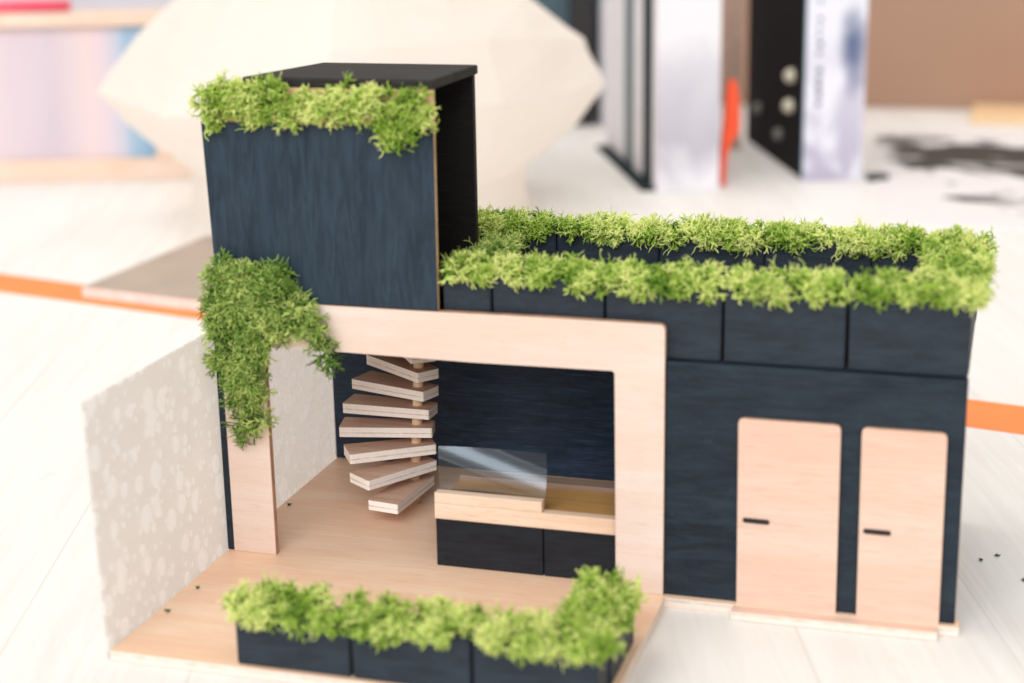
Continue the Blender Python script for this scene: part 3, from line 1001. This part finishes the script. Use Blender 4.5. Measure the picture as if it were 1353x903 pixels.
for i in range(len(prof)):
    j = (i+1) % len(prof)
    bm.faces.new((fr[j], fr[i], bk[i], bk[j]))
bmesh.ops.recalc_face_normals(bm, faces=bm.faces[:])
o = link('paper_scrap', bm, plain('orange_red_card', (0.85, 0.075, 0.015), 0.5, 0.15, 0.4), at=(3.4, 55.5, -ZT))
tag(o, 'orange red curved card standing between the two upright files', 'card')
book((1.05, 68.0), (2.1, 68.4), TOP, 0.5, plain('brown_cover', (0.42, 0.27, 0.20), 0.6), 'slim tall brown book behind the orange red card')
book((-16.8, 78.2), (-9.2, 80.4), 11, 4, plain('dark_teal_cover', (0.045, 0.085, 0.105), 0.5, 0.35, 0.25), 'dark teal book standing behind the right side of the paper form')
book((-10.9, 76.0), (-9.35, 76.5), 11, 3, plain('black_cover', (0.010, 0.008, 0.009), 0.5), 'narrow black book standing between the teal book and the pale file')
book((-9.2, 77.3), (-6.3, 78.2), 11, 3, plain('grey_lilac_cover', (0.50, 0.48, 0.52), 0.6), 'pale lilac grey book standing beside the narrow black book')

# ink print, tan board and brown backing board at the right
def splotch():
    n = NT('ink_print')
    g = n.noise(n.map((0.16, 0.24, 1), loc=(2.0, 5.2, 0)), 1, 5, 0.62, 0.7)
    sx = n.n('ShaderNodeSeparateXYZ'); n.l(n.co, sx.inputs[0])
    ym = n.ramp(n.mul_add(sx.outputs[1], 1/32, 0.5), [(0.34, 0.0), (0.50, 0.14), (0.76, 0.38), (0.90, 0.0)])
    xm = n.ramp(n.mul_add(sx.outputs[0], 1/26, 0.5), [(0.02, 0.0), (0.30, 1.0)])
    am = n.n('ShaderNodeMath', operation='ADD')
    ml = n.n('ShaderNodeMath', operation='MULTIPLY'); n.l(ym, ml.inputs[0]); n.l(xm, ml.inputs[1])
    n.l(g, am.inputs[0]); n.l(ml.outputs[0], am.inputs[1])
    c = n.mix(n.ramp(am.outputs[0], [(0.58, 0.0), (0.66, 1.0)]), (0.74, 0.69, 0.68), (0.025, 0.02, 0.016))
    n.color(c); n.set(Roughness=0.6)
    return n.m
def _ma(self, a, k, b):
    nd = self.n('ShaderNodeMath', operation='MULTIPLY_ADD'); self.l(a, nd.inputs[0]); nd.inputs[1].default_value = k; nd.inputs[2].default_value = b
    return nd.outputs[0]
NT.mul_add = _ma
bm = bmesh.new(); quad(bm, [(12.5, 47.0), (36, 45.4), (37, 78), (9.5, 78)], z+0.003, 0.09)
o = link('art_print', bm, splotch(), at=(22, 62, -ZT))
tag(o, 'white sheet with black ink blots lying flat at the right of the table', 'print')
bm = bmesh.new(); add_box(bm, (15.6, 81.5, -ZT+0.003), (32, 88.5, 0.25), 0.08)
o = link('wood_board', bm, ply('honey_board', (0.80, 0.58, 0.34), (0.74, 0.50, 0.28), 'x'), at=(23, 85, -ZT))
tag(o, 'honey coloured flat board on the table in front of the brown panel', 'board')
bm = bmesh.new(); add_box(bm, (-4, 88.8, -ZT+0.003), (60, 90.2, 12), 0.1)
n = NT('brown_panel_board')
g = n.noise(n.map((0.05, 0.05, 0.08)), 1, 3)
n.color(n.mix(g, (0.33, 0.185, 0.115), (0.42, 0.25, 0.165))); n.set(Roughness=0.5)
o = link('brown_panel', bm, n.m, at=(28, 89.5, -ZT))
tag(o, 'plain brown panel standing behind everything at the right', 'panel')
bm = bmesh.new(); add_box(bm, (10.75, 58.35, -ZT+0.003), (12.0, 59.1, 0.12), 0.1)
o = link('binder_clip', bm, plain('black_clip', (0.015, 0.02, 0.015), 0.5), at=(11.3, 58.7, -ZT))
tag(o, 'small black clip on the table beside the blue figure file', 'clip')
